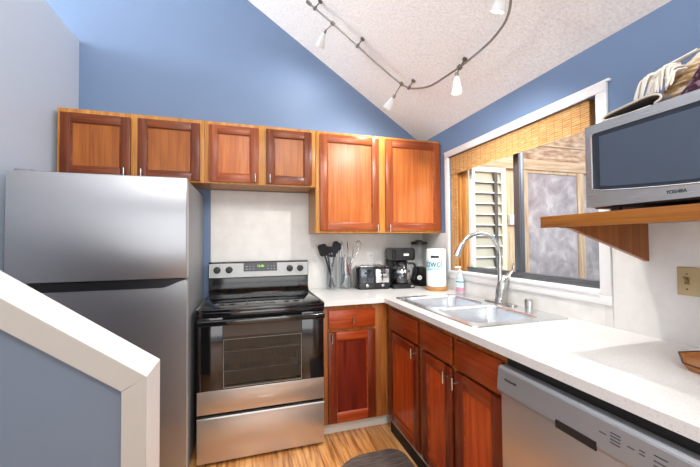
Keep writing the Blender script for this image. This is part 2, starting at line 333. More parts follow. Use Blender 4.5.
# ------------------------------------------------------------------ cabinets
def mapper(face):
    """box in (u along the run, w outward, v up); face 'y': looks to -y, u=x; face 'x': looks to -x, u=y"""
    if face == 'y': return lambda mb, u0, u1, w0, w1, v0, v1, **k: mb.box(u0, u1, -w1, -w0, v0, v1, **k)
    return lambda mb, u0, u1, w0, w1, v0, v1, **k: mb.box(-w1, -w0, u0, u1, v0, v1, **k)
def pull(parent, face, u, w, v):
    mb = MB()
    P = (lambda a, b, c: (a, -b, c)) if face == 'y' else (lambda a, b, c: (-b, a, c))
    mb.cyl(P(u, w, v), P(u, w+.026, v), .004, seg=10); mb.cyl(P(u, w+.028, v-.028), P(u, w+.028, v+.028), .0055, seg=12)
    return obj('handle', mb, m_nickel, parent, label='satin nickel T-shaped pull')
def door(parent, face, w, u0, u1, v0, v1, ms, mr, mp, sw=.058, hu=None, hv=None, th=.019, name='door'):
    B = mapper(face); mb = MB()
    B(mb, u0, u0+sw, w, w+th, v0, v1, bev=.003); B(mb, u1-sw, u1, w, w+th, v0, v1, bev=.003)
    B(mb, u0+sw, u1-sw, w, w+th-.001, v0, v0+sw, bev=.002, m=1); B(mb, u0+sw, u1-sw, w, w+th-.001, v1-sw, v1, bev=.002, m=1)
    # sloping bead round the panel
    a0, a1, b0, b1 = u0+sw-.001, u1-sw+.001, v0+sw-.001, v1-sw+.001; q = .010
    P = (lambda a, d, c: (a, -d, c)) if face == 'y' else (lambda a, d, c: (-d, a, c))
    O = [(a0, b0), (a1, b0), (a1, b1), (a0, b1)]; I = [(a0+q, b0+q), (a1-q, b0+q), (a1-q, b1-q), (a0+q, b1-q)]
    vs = [P(x, w+th-.003, z) for x, z in O]+[P(x, w+.007, z) for x, z in I]
    mb.add(vs, [(i, (i+1) % 4, 4+(i+1) % 4, 4+i) for i in range(4)], 1)
    d = obj(name, mb, [ms, mr], parent)
    pb = MB(); B(pb, a0+.002, a1-.002, w+.002, w+.008, b0+.002, b1-.002); obj('panel', pb, mp, d)
    if hu is not None: pull(d, face, hu, w+th, hv)
    return d
def drawer_front(parent, face, w, u0, u1, v0, v1, m, hu=None, hv=None, th=.019):
    mb = MB(); mapper(face)(mb, u0, u1, w, w+th, v0, v1, bev=.004); d = obj('drawer', mb, m, parent)
    if hu is not None: pull(d, face, hu, w+th, hv)
    return d

UZ = 2.150
def upper(label, x0, x1, z0, doors, stiles, top=.034, bot=.03):
    t = thing('wall_cabinet', label, 'cabinet', ((x0+x1)/2, -.005, z0))
    b = MB().box(x0, x0+.016, -.298, -.007, z0, UZ-.001).box(x1-.016, x1, -.298, -.007, z0, UZ-.001).box(x0+.016, x1-.016, -.298, -.007, z0+.004, z0+.02).box(x0+.016, x1-.016, -.298, -.007, UZ-.018, UZ-.002).box(x0+.016, x1-.016, -.02, -.007, z0+.02, UZ-.018)
    obj('body', b, m_frame, t)
    f = MB()
    for a, c in stiles: f.box(a, c, -.319, -.299, z0, UZ, .0015)
    for i in range(len(stiles)-1):
        f.box(stiles[i][1]-.001, stiles[i+1][0]+.001, -.3188, -.2992, UZ-top, UZ-.0005); f.box(stiles[i][1]-.001, stiles[i+1][0]+.001, -.3188, -.2992, z0+.0005, z0+bot)
    obj('face_frame', f, m_frame, t)
    for (u0, u1, v0, v1, k, hu, hv, sw) in doors:
        door(t, 'y', .3195, u0, u1, v0, v1, m_stile[k], m_rail[k], m_panel[k], sw, hu, hv)
    t['group'] = 'wall cabinets along the back wall'; return t
upper('short two-door wall cabinet above the refrigerator', -2.686, -1.852, 1.718,
      [(-2.667, -2.29, 1.729, 2.120, 0, -2.318, 1.757, .056), (-2.250, -1.880, 1.729, 2.122, 0, -2.222, 1.757, .052)], [(-2.686, -2.64), (-2.31, -2.23), (-1.905, -1.852)])
upper('short two-door wall cabinet above the stove', -1.851, -1.078, 1.718,
      [(-1.824, -1.492, 1.729, 2.124, 1, -1.516, 1.762, .056), (-1.439, -1.108, 1.729, 2.127, 0, -1.414, 1.762, .056)], [(-1.851, -1.80), (-1.515, -1.415), (-1.13, -1.078)])
upper('tall two-door wall cabinet in the corner beside the window', -1.077, -.004, 1.372,
      [(-1.046, -.567, 1.391, 2.128, 1, -.592, 1.413, .058), (-.511, -.012, 1.391, 2.132, 1, -.486, 1.413, .06)], [(-1.077, -1.02), (-.59, -.49), (-.04, -.004)])

def base(label, face, u0, u1, w, parts, mfr=m_frameb):
    """carcass, frame, toe kick and the parts' callbacks"""
    loc = ((u0+u1)/2, -w/2, 0) if face == 'y' else (-w/2, (u0+u1)/2, 0)
    t = thing('base_cabinet', label, 'cabinet', loc); B = mapper(face)
    b = MB(); B(b, u0, u0+.016, .02, w-.02, .1, .735); B(b, u1-.016, u1, .02, w-.02, .1, .735); B(b, u0+.016, u1-.016, .02, w-.02, .1, .116); B(b, u0+.016, u1-.016, .02, .035, .116, .8)
    obj('body', b, mfr, t); t['group'] = 'base cabinets under the counter'
    return t, B
# back run cabinet
BW = .600
t, B = base('narrow base cabinet with one drawer and one door right of the stove', 'y', -1.087, -.665, BW, None)
f = MB(); f.box(-1.087, -1.04, -BW, -BW+.019, .09, .880, .001); f.box(-.735, -.6225, -BW-.001, -BW+.019, .09, .880, .001); f.box(-1.041, -.734, -BW+.0003, -BW+.019, .845, .8795); f.box(-1.041, -.734, -BW+.0003, -BW+.019, .70, .72); f.box(-1.041, -.734, -BW+.0003, -BW+.019, .09, .115)
obj('face_frame', f, m_frameb, t)
drawer_front(t, 'y', BW+.001, -1.052, -.722, .722, .848, m_brailx, -.885, .785)
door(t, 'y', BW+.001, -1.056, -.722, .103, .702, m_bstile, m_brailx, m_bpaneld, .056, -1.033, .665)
obj('toe_kick', MB().box(-1.087, -.572, -.545, -.53, .001, .089), mat('grey white toe kick', '#cfc9bd', .6), t, label='grey white toe kick board')
# right run
RW = .621
m_lip = mat('pale frame edge', '#b9a58c', .5)
def rightrun(label, y0, y1, stiles, rails):
    t, B = base(label, 'x', y0, y1, RW, None); f = MB()
    for a, c in stiles: B(f, a, c, RW-.019, RW, .095, .880, bev=.001)
    for a, c, v0, v1 in rails: B(f, a, c, RW-.019, RW-.0006, v0, v1)
    obj('face_frame', f, m_frameb, t)
    k = MB(); B(k, y0, y1, RW-.015, RW+.003, .001, .076); obj('toe_kick', k, m_dark, t, label='black toe kick board')
    k = MB(); B(k, y0, y1, RW-.06, RW+.006, .0765, .090); obj('bottom_edge', k, m_lip, t)
    return t
t = rightrun('sink base cabinet with two cherry doors under the double sink', -1.405, -.642, [(-.69, -.603), (-1.115, -1.055), (-1.405, -1.37)], [(-1.056, -.69, .84, .8795), (-1.37, -1.114, .84, .8795), (-1.056, -.69, .70, .715), (-1.37, -1.114, .70, .715), (-1.056, -.69, .095, .11), (-1.37, -1.114, .095, .11)])
drawer_front(t, 'x', RW+.001, -1.060, -.668, .714, .850, m_brail); drawer_front(t, 'x', RW+.001, -1.398, -1.094, .714, .848, m_brail)
door(t, 'x', RW+.001, -1.062, -.668, .103, .698, m_bstile, m_brail, m_bpanel, .056, -1.04, .652 if 0 else .66)
door(t, 'x', RW+.001, -1.394, -1.112, .103, .698, m_bstile, m_brail, m_bpanel, .056, -1.368, .652)
t = rightrun('base cabinet with one drawer and one door beside the dishwasher', -1.738, -1.406, [(-1.432, -1.406), (-1.738, -1.72)], [(-1.72, -1.432, .84, .8795), (-1.72, -1.432, .70, .715), (-1.72, -1.432, .095, .11)])
drawer_front(t, 'x', RW+.001, -1.728, -1.428, .714, .846, m_brail)
door(t, 'x', RW+.001, -1.726, -1.420, .103, .698, m_bstile, m_brail, m_bpanel, .062, -1.444, .652)
t = rightrun('base cabinet past the dishwasher at the end of the counter', -2.95, -2.352, [(-2.40, -2.352), (-2.95, -2.90)], [(-2.90, -2.40, .84, .8795), (-2.90, -2.40, .70, .715), (-2.90, -2.40, .095, .11)])
drawer_front(t, 'x', RW+.001, -2.92, -2.38, .714, .848, m_brail, -2.65, .78)
door(t, 'x', RW+.001, -2.92, -2.38, .103, .698, m_bstile, m_brail, m_bpanel, .06, -2.41, .655)

# ------------------------------------------------------------------ countertop with the sink cut-out
CZ0, CZ1 = .882, .914
xs = [-1.087, -.662, -.575, -.04, -.0065]; ys = [-3.0, -1.495, -.672, -.640, -.0065]
mb = MB()
cells = [(i, j) for i in range(4) for j in range(4) if (i >= 1 or j == 3) and not (i == 2 and j == 1)]
cs = set(cells)
for i, j in cells:
    x0, x1, y0, y1 = xs[i], xs[i+1], ys[j], ys[j+1]
    mb.add([(x0, y0, CZ1), (x1, y0, CZ1), (x1, y1, CZ1), (x0, y1, CZ1)], [(0, 1, 2, 3)]); mb.add([(x0, y0, CZ0), (x1, y0, CZ0), (x1, y1, CZ0), (x0, y1, CZ0)], [(3, 2, 1, 0)])
    for di, dj, a, c in ((-1, 0, (x0, y0), (x0, y1)), (1, 0, (x1, y1), (x1, y0)), (0, -1, (x1, y0), (x0, y0)), (0, 1, (x0, y1), (x1, y1))):
        if (i+di, j+dj) not in cs: mb.add([(a[0], a[1], CZ1), (c[0], c[1], CZ1), (c[0], c[1], CZ0), (a[0], a[1], CZ0)], [(0, 1, 2, 3)])
ct = obj('countertop', mb, m_counter)
tag(base_origin(ct, (-.35, -1.0, CZ0)), 'white quartz countertop running round the corner under the window', 'countertop')

# ------------------------------------------------------------------ sink
t = thing('kitchen_sink', 'stainless double-bowl sink set in the white counter', 'sink', (-.31, -1.085, .914))
def rrect(x0, x1, y0, y1, r, n=5):
    out = []
    for cx_, cy_, a0 in ((x1-r, y1-r, 0), (x0+r, y1-r, PI/2), (x0+r, y0+r, PI), (x1-r, y0+r, 1.5*PI)):
        for k in range(n+1): a = a0+PI/2*k/n; out.append((cx_+r*math.cos(a), cy_+r*math.sin(a)))
    return out
def plate_with_holes(outer, holes, z):
    bm = bmesh.new()
    es = []
    for lp in [outer]+holes:
        vs = [bm.verts.new((p[0], p[1], z)) for p in lp]
        es += [bm.edges.new((vs[i], vs[(i+1) % len(vs)])) for i in range(len(vs))]
    bmesh.ops.triangle_fill(bm, use_beauty=True, use_dissolve=False, edges=es)
    return bm
sx0, sx1, sy0, sy1 = -.590, -.026, -1.508, -.660
bowls = [(-.550, -.150, -1.060, -.705), (-.550, -.150, -1.462, -1.100)]
holes = [rrect(*b_, .06) for b_ in bowls]
mb = MB(); mb.addbm(plate_with_holes(rrect(sx0, sx1, sy0, sy1, .025), holes, .9195))
o = rrect(sx0, sx1, sy0, sy1, .025); o2 = rrect(sx0-.004, sx1+.004, sy0-.004, sy1+.004, .029); N = len(o)
mb.add([(x, y, .9195) for x, y in o]+[(x, y, .9145) for x, y in o2], [(i, (i+1) % N, N+(i+1) % N, N+i) for i in range(N)])
obj('rim', mb, m_sink, t)
for b_ in bowls:
    mb = MB(); rings = []
    for z, ins, rr in ((.9195, 0, .06), (.9188, .002, .06), (.914, .006, .06), (.905, .008, .06), (.80, .014, .06), (.752, .03, .06), (.742, .055, .05)):
        rings.append([(x, y, z) for x, y in rrect(b_[0]+ins, b_[1]-ins, b_[2]+ins, b_[3]-ins, rr)])
    N = len(rings[0]); vs = [p for r_ in rings for p in r_]
    fs = [(k*N+i, k*N+(i+1) % N, (k+1)*N+(i+1) % N, (k+1)*N+i) for k in range(6) for i in range(N)]+[tuple(range(6*N, 7*N))]
    mb.add(vs, fs); bo = obj('bowl', mb, m_sink, t)
    cx_, cy_ = (b_[0]+b_[1])/2, (b_[2]+b_[3])/2
    obj('drain', MB().lathe([(.0, .7425), (.018, .7425), (.04, .744), (.044, .7435), (.044, .7422)], c=(cx_, cy_, 0)), m_chrome, bo)

# faucet
FX, FY = -.070, -1.075
t = thing('faucet', 'brushed nickel gooseneck faucet behind the double sink', 'faucet', (FX, FY, .9197))
obj('escutcheon', MB().prism(rrect(FX-.03, FX+.03, FY-.125, FY+.125, .028), 'z', .9198, .926, bev=.002), m_nickel, t)
obj('body', MB().tube(spline([(FX, FY, .925), (FX, FY, .96), (FX+.012, FY-.004, 1.02), (FX+.032, FY-.010, 1.085)], 5), [.034, .032, .030, .028, .027, .027, .028, .029, .030, .031, .031, .030, .029, .027, .024, .018][:16], seg=20), m_nickel, t)
neck = spline([(FX-.002, FY, .99), (FX+.002, FY, 1.14), (FX-.002, FY, 1.245), (FX-.048, FY+.002, 1.325), (FX-.135, FY+.004, 1.353), (FX-.225, FY+.006, 1.325), (FX-.278, FY+.008, 1.265)], 8)
obj('spout', MB().tube(neck, .0125, seg=16), m_nickel, t)
obj('spray_head', MB().tube([neck[-1]+Vector((.012, 0, .024)), neck[-1], neck[-1]+Vector((-.014, .001, -.03)), neck[-1]+Vector((-.022, .001, -.052))], [.0135, .0155, .019, .0215], seg=18), m_nickel, t)
obj('lever', MB().tube(spline([(FX+.032, FY-.010, 1.07), (FX+.058, FY-.016, 1.095), (FX+.080, FY-.022, 1.122), (FX+.086, FY-.024, 1.165)], 5), [.026, .026, .025, .023, .020, .018, .016, .014, .012, .011, .0105, .010, .0095, .009, .0085, .006], seg=14, flat=.6), m_nickel, t)
o = obj('air_gap', MB().lathe([(.0, .9197), (.021, .9197), (.021, .968), (.018, .974), (0, .975)], c=(-.046, -1.272, 0)), m_nickel)
tag(base_origin(o, (-.046, -1.272, .9197)), 'short nickel cylinder air gap right of the faucet', 'air gap')
o_label = None

# soap bottle
sxp, syp = -.042, -.628
t = thing('soap_bottle', 'clear pump soap bottle with blue and pink label behind the sink', 'soap bottle', (sxp, syp, .9145))
prof = [(0, .0), (.030, .0), (.034, .006), (.035, .09), (.032, .115), (.022, .138), (.011, .147), (.011, .158)]
obj('bottle', MB().lathe([(r_, z+.9147) for r_, z in prof], c=(sxp, syp, 0), mat=Matrix.Diagonal(Vector((.75, 1, 1)))), mat('pale translucent soap', '#dfe9ee', .15, Transmission_Weight=.35), t)
lab = MB(); P = []
for k in range(28):
    a = 2*PI*k/28; P.append((math.cos(a), math.sin(a)))
for z0_, z1_, mi in ((.015, .045, 0), (.045, .082, 1), (.082, .09, 2), (.09, .105, 1)):
    vs = [(sxp+.0272*c_, syp+.0358*s_, .9147+z) for z in (z0_, z1_) for c_, s_ in P]
    lab.add(vs, [(i, (i+1) % 28, 28+(i+1) % 28, 28+i) for i in range(28)], mi)
obj('bottle_label', lab, [mat('pink flowers', '#cf92ab', .5), mat('light teal label', '#c4e0e3', .4), mat('dark teal band', '#2f6676', .4)], t)
obj('pump', MB().lathe([(0, .9147+.156), (.013, .9147+.156), (.013, .9147+.170), (.005, .9147+.172), (.004, .9147+.19), (.0, .9147+.19)], c=(sxp, syp, 0)).box(sxp-.04, sxp+.009, syp-.008, syp+.008, .9147+.188, .9147+.199, .003), m_white, t)

# ------------------------------------------------------------------ paper towels
px_, py_ = -.118, -.425
t = thing('paper_towel_roll', 'wrapped paper towel roll standing on a round wooden holder in the corner', 'paper towels', (px_, py_, .9145))
obj('holder', MB().lathe([(0, .9147), (.086, .9147), (.089, .92), (.089, .938), (.084, .942), (0, .942)], c=(px_, py_, 0), seg=40), wood('light holder wood', '#a8743c', '#c08a50', '#cf9b62', 'x', .5), t)
m_wrap = mat('paper towel wrap', '#f1f3f4', .35); n, l, b = nodes(m_wrap); tc = n.new('ShaderNodeTexCoord'); sx_ = n.new('ShaderNodeSeparateXYZ'); l.new(tc.outputs['Object'], sx_.inputs[0])
mr = n.new('ShaderNodeMapRange'); mr.inputs[1].default_value = .04; mr.inputs[2].default_value = .31; l.new(sx_.outputs[2], mr.inputs[0])
r = ramp(m_wrap, mr.outputs[0], [(0, '#f3f4f5'), (.40, '#f1f4f5'), (.46, '#bfe3ea'), (.72, '#c9e8ee'), (.76, '#f1f4f5')]); l.new(r.outputs[0], b.inputs['Base Color'])
roll = obj('roll', MB().lathe([(.02, .943), (.070, .943), (.076, .949), (.0775, .97), (.0775, 1.22), (.076, 1.238), (.068, 1.245), (.02, 1.242)], c=(px_, py_, 0), seg=48), m_wrap, t)
# lettering bent round the roll, facing the room
def curved_text(name, body, size, z, ang, m, parent, sx=1, R=.0782):
    c = bpy.data.curves.new(name+'_tmp', 'FONT'); c.body = body; c.size = size; c.align_x = 'CENTER'; c.align_y = 'CENTER'
    to = bpy.data.objects.new('tmp', c); C.objects.link(to); dg = bpy.context.evaluated_depsgraph_get(); dg.update()
    me = bpy.data.meshes.new_from_object(to.evaluated_get(dg)); bpy.data.objects.remove(to); bpy.data.curves.remove(c)
    for v in me.vertices:
        a = ang+v.co.x*sx/R
        v.co = Vector((px_+R*math.cos(a), py_+R*math.sin(a), z+v.co.y))-parent.parent.location
    me.materials.clear(); me.materials.append(m); o = bpy.data.objects.new(name, me); C.objects.link(o); o.parent = parent; return o
va = math.atan2(-2.778-py_, -1.561-px_)
curved_text('lettering', 'towel', .088, 1.128, va-.36, mat('navy lettering', '#1f4a72', .4), roll, .80)
curved_text('small_lettering', 'PAPER TOWELS', .017, 1.082, va-.25, mat('dark blue lettering', '#2d6f8a', .4), roll, .8)
mb = MB(); N = 10
for k in range(N):
    a0, a1 = va-.55+.85*k/N, va-.55+.85*(k+1)/N
    mb.add([(px_+.0783*math.cos(a), py_+.0783*math.sin(a), z) for a, z in ((a0, 1.172), (a1, 1.172), (a1, 1.192), (a0, 1.192))], [(0, 1, 2, 3)])
obj('logo_band', mb, m_dtext, roll)

# ------------------------------------------------------------------ coffee maker (built around its own origin, then placed)
def place(t, loc, rz): t.location = loc; t.rotation_euler = (0, 0, rz)
t = thing('coffee_maker', 'black drip coffee maker with glass carafe between toaster and blender', 'coffee maker')
obj('base', MB().prism(rrect(-.10, .10, -.125, .11, .03), 'z', .0, .035, bev=.006), m_black, t)
obj('hot_plate', MB().lathe([(0, .0355), (.066, .0355), (.068, .039), (0, .039)], c=(0, -.045, 0)), m_dark, t)
obj('water_tank', MB().prism(rrect(-.095, .095, .045, .11, .025), 'z', .034, .24, bev=.004), m_black, t)
obj('brew_head', MB().prism([(-.102, -.12), (-.085, -.134), (0, -.138), (.085, -.134), (.102, -.12), (.102, .08), (.085, .11), (-.085, .11), (-.102, .08)], 'z', .235, .335, bev=.012), m_black, t)
obj('brand_badge', MB().box(-.01, .035, -.1395, -.136, .272, .29), m_ltext, t)
obj('switch', MB().box(.055, .08, -.128, -.12, .01, .026, .003), mat('grey switch', '#9a9da2', .4), t)
cf = obj('carafe', MB().lathe([(.050, .041), (.072, .045), (.079, .075), (.077, .13), (.062, .175), (.054, .19), (.058, .205)], c=(0, -.045, 0), seg=32), m_jar, t, label='clear glass carafe')
obj('carafe_lid', MB().lathe([(0, .206), (.06, .206), (.06, .218), (.03, .228), (0, .228)], c=(0, -.045, 0)), m_black, cf)
obj('carafe_band', MB().lathe([(.078, .13), (.0785, .13), (.073, .15), (.072, .15)], c=(0, -.045, 0)), m_nickel, cf)
obj('carafe_handle', MB().tube(spline([(.05, -.07, .205), (.098, -.09, .20), (.112, -.095, .14), (.10, -.09, .085), (.074, -.07, .065)], 5), .010, seg=10), m_black, cf)
obj('coffee', MB().lathe([(0, .043), (.060, .046), (.068, .066), (0, .066)], c=(0, -.045, 0)), mat('dark coffee', '#2b1810', .2), cf)
place(t, (-.315, -.155, .9145), -.10)

# toaster
t = thing('toaster', 'black and chrome four-slice toaster left of the coffee maker', 'toaster')
obj('body', MB().prism(rrect(-.145, .145, -.085, .115, .03), 'z', .012, .185, bev=.012), mat('glossy black toaster', '#1b1c20', .15), t)
obj('base', MB().prism(rrect(-.135, .135, -.078, .105, .03), 'z', 0, .0125), m_black, t)
obj('chrome_top', MB().prism(rrect(-.128, .128, -.07, .10, .02), 'z', .1855, .188, bev=.001), m_chrome, t)
for x in (-.075, -.03, .03, .075): obj('slot', MB().box(x-.013, x+.013, -.05, .085, .1882, .1892), m_dark, t)
for x0_, x1_ in ((-.115, -.01), (.01, .12)):
    fp = obj('front_panel', MB().box(x0_, x1_, -.0885, -.086, .055, .165, .002), m_chrome if x0_ > 0 else mat('smoked chrome', '#5a5e66', .15, .9), t)
    xm = (x0_+x1_)/2
    obj('lever', MB().box(xm-.022, xm+.022, -.108, -.089, .128, .142, .003).box(xm-.004, xm+.004, -.0892, -.0887, .07, .155), m_black, fp)
    obj('knob', MB().lathe([(0, -.0885), (.013, -.0885), (.012, -.102), (0, -.103)], c=(xm, 0, .035), axis='y', seg=20), m_chrome, t)
place(t, (-.565, -.155, .9145), -.13)

# blender
t = thing('countertop_blender', 'black blender with clear jar behind the paper towel roll', 'blender')
obj('base', MB().lathe([(0, 0), (.075, 0), (.078, .01), (.072, .08), (.058, .15), (.05, .165), (0, .165)], seg=8), m_black, t, ang=20)
obj('dial', MB().lathe([(0, -.074), (.022, -.074), (.021, -.092), (0, -.093)], c=(0, 0, .075), axis='y', seg=24), m_nickel, t)
jr = obj('jar', MB().lathe([(.045, .167), (.048, .18), (.066, .34), (.068, .36)], seg=24), m_jar, t, label='clear blender jar')
obj('blade', MB().prism([(-.03, -.004), (-.004, -.004), (-.004, -.03), (.004, -.03), (.004, -.004), (.03, -.004), (.03, .004), (.004, .004), (.004, .03), (-.004, .03), (-.004, .004), (-.03, .004)], 'z', .181, .186), m_chrome, jr)
obj('jar_handle', MB().tube(spline([(-.06, .0, .34), (-.085, .0, .33), (-.09, .0, .26), (-.058, .0, .21)], 5), .008), m_jar, jr)
obj('lid', MB().lathe([(0, .362), (.072, .362), (.074, .372), (.07, .385), (.03, .39), (.026, .40), (0, .40)], seg=28), m_black, t)
place(t, (-.098, -.115, .9145), -.5)

# ------------------------------------------------------------------ utensil jars and utensils
def jar(x, y, r_, h, label):
    o = obj('utensil_jar', MB().lathe([(r_*.9, .0), (r_, .008), (r_, h), (r_-.004, h), (r_-.005, .012), (0, .010)], seg=32), m_jar); o.location = (x, y, .9145)
    return tag(o, label, 'jar', 'clear utensil jars')
J1, J2 = (-.905, -.10), (-.785, -.10)
jar(*J1, .048, .265, 'tall clear jar of black utensils beside the stove'); jar(*J2, .052, .265, 'tall clear jar with whisk and tongs, left of the toaster')
m_ny = mat('black nylon', '#1a1b1e', .4)
def stick(a, b, r_=.006): return MB().tube([a, b], [r_*1.2, r_], seg=8)
def head_plate(mb, c, d, wd, ht, th=.004, slots=0, round_=.02):
    """flat head centred at c, rising along d, facing the room"""
    d = Vector(d).normalized(); nrm = Vector((-.45, -.9, 0)).normalized(); s_ = d.cross(nrm).normalized(); nrm = s_.cross(d).normalized()
    poly = rrect(-wd/2, wd/2, -ht/2, ht/2, round_, 3)
    def pt(u, v, k): return Vector(c)+s_*u+d*v+nrm*(k*th/2)
    if slots:
        cols = [-wd/2+wd*i/(2*slots+1) for i in range(2*slots+2)]
        for i in range(2*slots+1):
            lo, hi = (-ht/2, ht/2) if i % 2 == 0 else (-ht/2, -ht/4)
            for l0, h0 in ([(lo, hi)] if i % 2 == 0 else [(-ht/2, -ht*.3), (ht*.3, ht/2)]):
                q = [(cols[i], l0), (cols[i+1], l0), (cols[i+1], h0), (cols[i], h0)]
                mb.add([pt(u, v, -1) for u, v in q]+[pt(u, v, 1) for u, v in q], [(0, 1, 2, 3), (7, 6, 5, 4), (0, 4, 5, 1), (1, 5, 6, 2), (2, 6, 7, 3), (3, 7, 4, 0)])
    else:
        n_ = len(poly); mb.add([pt(u, v, -1) for u, v in poly]+[pt(u, v, 1) for u, v in poly], [tuple(range(n_)), tuple(range(n_, 2*n_))[::-1]]+[(i, (i+1) % n_, n_+(i+1) % n_, n_+i) for i in range(n_)])
    return mb
def utensil(name, label, cat, foot, tip, hs, m, mh=None, **k):
    t = thing(name, label, cat, foot, 'cooking utensils standing in jars'); f, p = Vector(foot), Vector(tip); d = (p-f)
    obj('handle', stick(f, p-d.normalized()*hs[1]*.4), mh or m, t)
    obj('head', head_plate(MB(), p, d, *hs, **k), m, t); return t
z0 = .930
utensil('turner', 'black nylon turner leaning left in the jar by the stove', 'utensil', (J1[0]+.025, J1[1], z0), (-.975, -.105, 1.238), (.075, .10), m_ny, round_=.02)
utensil('slotted_spatula', 'black slotted spatula upright in the middle of the black utensils', 'utensil', (J1[0]-.012, J1[1]-.025, z0), (-.905, -.125, 1.225), (.07, .085), m_ny, slots=3)
utensil('spoonula', 'black nylon spoonula leaning right toward the whisk jar', 'utensil', (J1[0]-.015, J1[1]+.015, z0), (-.862, -.075, 1.258), (.06, .11), m_ny, round_=.028)
# ladle
t = thing('ladle', 'small black ladle at the back of the jar by the stove', 'utensil', (J1[0]+.02, J1[1]+.03, z0), 'cooking utensils standing in jars')
obj('handle', MB().tube([(J1[0]+.02, J1[1]+.03, z0), (-.925, -.05, 1.2)], .005, seg=8), m_ny, t); obj('bowl', MB().sphere((-.928, -.05, 1.235), .034, sc=(1, .6, 1)), m_ny, t)
# whisk
t = thing('whisk', 'steel balloon whisk leaning right above the toaster', 'utensil', (J2[0]-.025, J2[1], z0), 'cooking utensils standing in jars')
a = Vector((J2[0]-.025, J2[1], z0)); tip = Vector((-.660, -.10, 1.315)); d = (tip-a).normalized(); h0 = a+d*.24
obj('handle', MB().tube([a, h0], .009, seg=10), m_nickel, t)
s1 = d.cross(Vector((0, 1, 0))).normalized(); s2 = d.cross(s1).normalized(); mb = MB(); Lw = (tip-h0).length
for k in range(5):
    q = s1*math.cos(PI*k/5)+s2*math.sin(PI*k/5); rr = .034
    mb.tube(spline([h0, h0+d*Lw*.35+q*rr*.6, h0+d*Lw*.75+q*rr, tip, h0+d*Lw*.75-q*rr, h0+d*Lw*.35-q*rr*.6, h0], 5), .0015, seg=5)
obj('wires', mb, m_chrome, t)
# tongs
t = thing('tongs', 'steel tongs standing in the jar left of the whisk', 'utensil', (J2[0]+.01, J2[1]+.02, z0), 'cooking utensils standing in jars')
for s_ in (-1, 1):
    obj('arm', MB().tube(spline([(J2[0]+.005, J2[1]+.025, z0), (J2[0]+.004+s_*.012, J2[1]+.02, 1.10), (J2[0]-.002+s_*.03, J2[1]+.01, 1.22), (J2[0]-.006+s_*.022, J2[1], 1.315)], 4), [.006]*9+[.009, .011, .011, .007], seg=8, flat=.4), m_chrome, t)
utensil('serving_spoon', 'steel serving spoon at the back of the whisk jar', 'utensil', (J2[0]-.028, J2[1]+.028, z0), (-.815, -.06, 1.265), (.05, .07), m_chrome, round_=.024)
t = thing('peeler', 'short red-handled peeler in the whisk jar', 'utensil', (J2[0]+.02, J2[1]-.03, z0), 'cooking utensils standing in jars')
obj('handle', MB().tube([(J2[0]+.024, J2[1]-.032, 1.03), (J2[0]+.012, J2[1]-.032, 1.09), (J2[0]-.002, J2[1]-.032, 1.16)], [.008, .014, .011], seg=12, flat=.7), mat('red plastic', '#a63a32', .35), t)
obj('blade', MB().tube([(J2[0]+.03, J2[1]-.03, z0), (J2[0]+.024, J2[1]-.032, 1.03)], .006, seg=8).tube([(J2[0]-.002, J2[1]-.032, 1.16), (J2[0]-.01, J2[1]-.03, 1.20)], [.004, .009], seg=8), m_chrome, t)

# outlet on the back wall, switches on the right wall
t = thing('wall_outlet', 'white wall outlet plate above the toaster', 'outlet', (-.525, -.006, 1.155))
obj('plate', MB().box(-.56, -.49, -.0115, -.0062, 1.098, 1.212, .002), m_white, t)
for z in (1.13, 1.18): obj('receptacle', MB().prism(rrect(-.543, -.507, z-.016, z+.016, .01), 'y', -.0135, -.0116).box(-.533, -.530, -.0138, -.0136, z-.006, z+.007, m=1).box(-.520, -.517, -.0138, -.0136, z-.006, z+.007, m=1), [m_white, m_dark], t)
m_screw = mat('brass screw', '#6f5c36', .3, .8)
t = thing('light_switch', 'almond switch plate on the wall right of the shelf bracket', 'light switch', (-.006, -1.995, 1.15))
obj('plate', MB().box(-.0115, -.0062, -2.055, -1.937, 1.098, 1.203, .002), m_almond, t)
for y in (-1.967, -2.024):
    obj('toggle', MB().box(-.0125, -.0114, y-.007, y+.007, 1.14, 1.166).prism([(-.0115, 1.150), (-.0115, 1.162), (-.026, 1.170), (-.027, 1.164)], 'y', y-.004, y+.004), mat('brown toggle', '#7a6238', .4), t)
    for z in (1.178, 1.122): obj('screw', MB().lathe([(0, -.0117), (.0032, -.0117), (.0028, -.0132), (0, -.0133)], c=(0, y, z), axis='x', seg=12), m_screw, t)

# ------------------------------------------------------------------ bamboo blind
m_bam = mat('woven bamboo', '#d2a468', .55); _t = noise(m_bam, 5, (1, 3, 60), 3); _r = ramp(m_bam, _t.outputs[0], [(.35, '#bb8748'), (.5, '#d3a368'), (.7, '#e8c592')]); nodes(m_bam)[1].new(_r.outputs[0], nodes(m_bam)[2].inputs['Base Color'])
m_cord = mat('blind cord', '#a9783f', .7)
t = thing('bamboo_blind', 'woven bamboo blind hung across the top of the window', 'blind', (.01, -1.05, 1.84))
mb = MB(); z = 1.838; i = 0
while z < 1.978:
    mb.box(.004+(i % 2)*.001, .008+(i % 2)*.001, -1.605, -.462, z, z+.0080, .001, seg=1); z += .0108; i += 1
for k in range(23):
    y = -.485-k*.049; mb.box(.0025, .0040, y-.0007, y+.0007, 1.838, 1.98, m=1)
obj('valance', mb, [m_bam, m_cord], t)
mb = MB(); z = 1.838; i = 0
while z < 1.978: mb.box(.010, .045, -1.6068, -1.603, z, z+.0072); z += .0086
for q in range(5): mb.box(.0125+q*.006, .0165+q*.006, -1.600, -.47, 1.842+q*.004, 1.976)
obj('folded_shade', mb, wood('dark shade weave', '#8a5a28', '#a8733a', '#bd8748', 'y', .6), t)
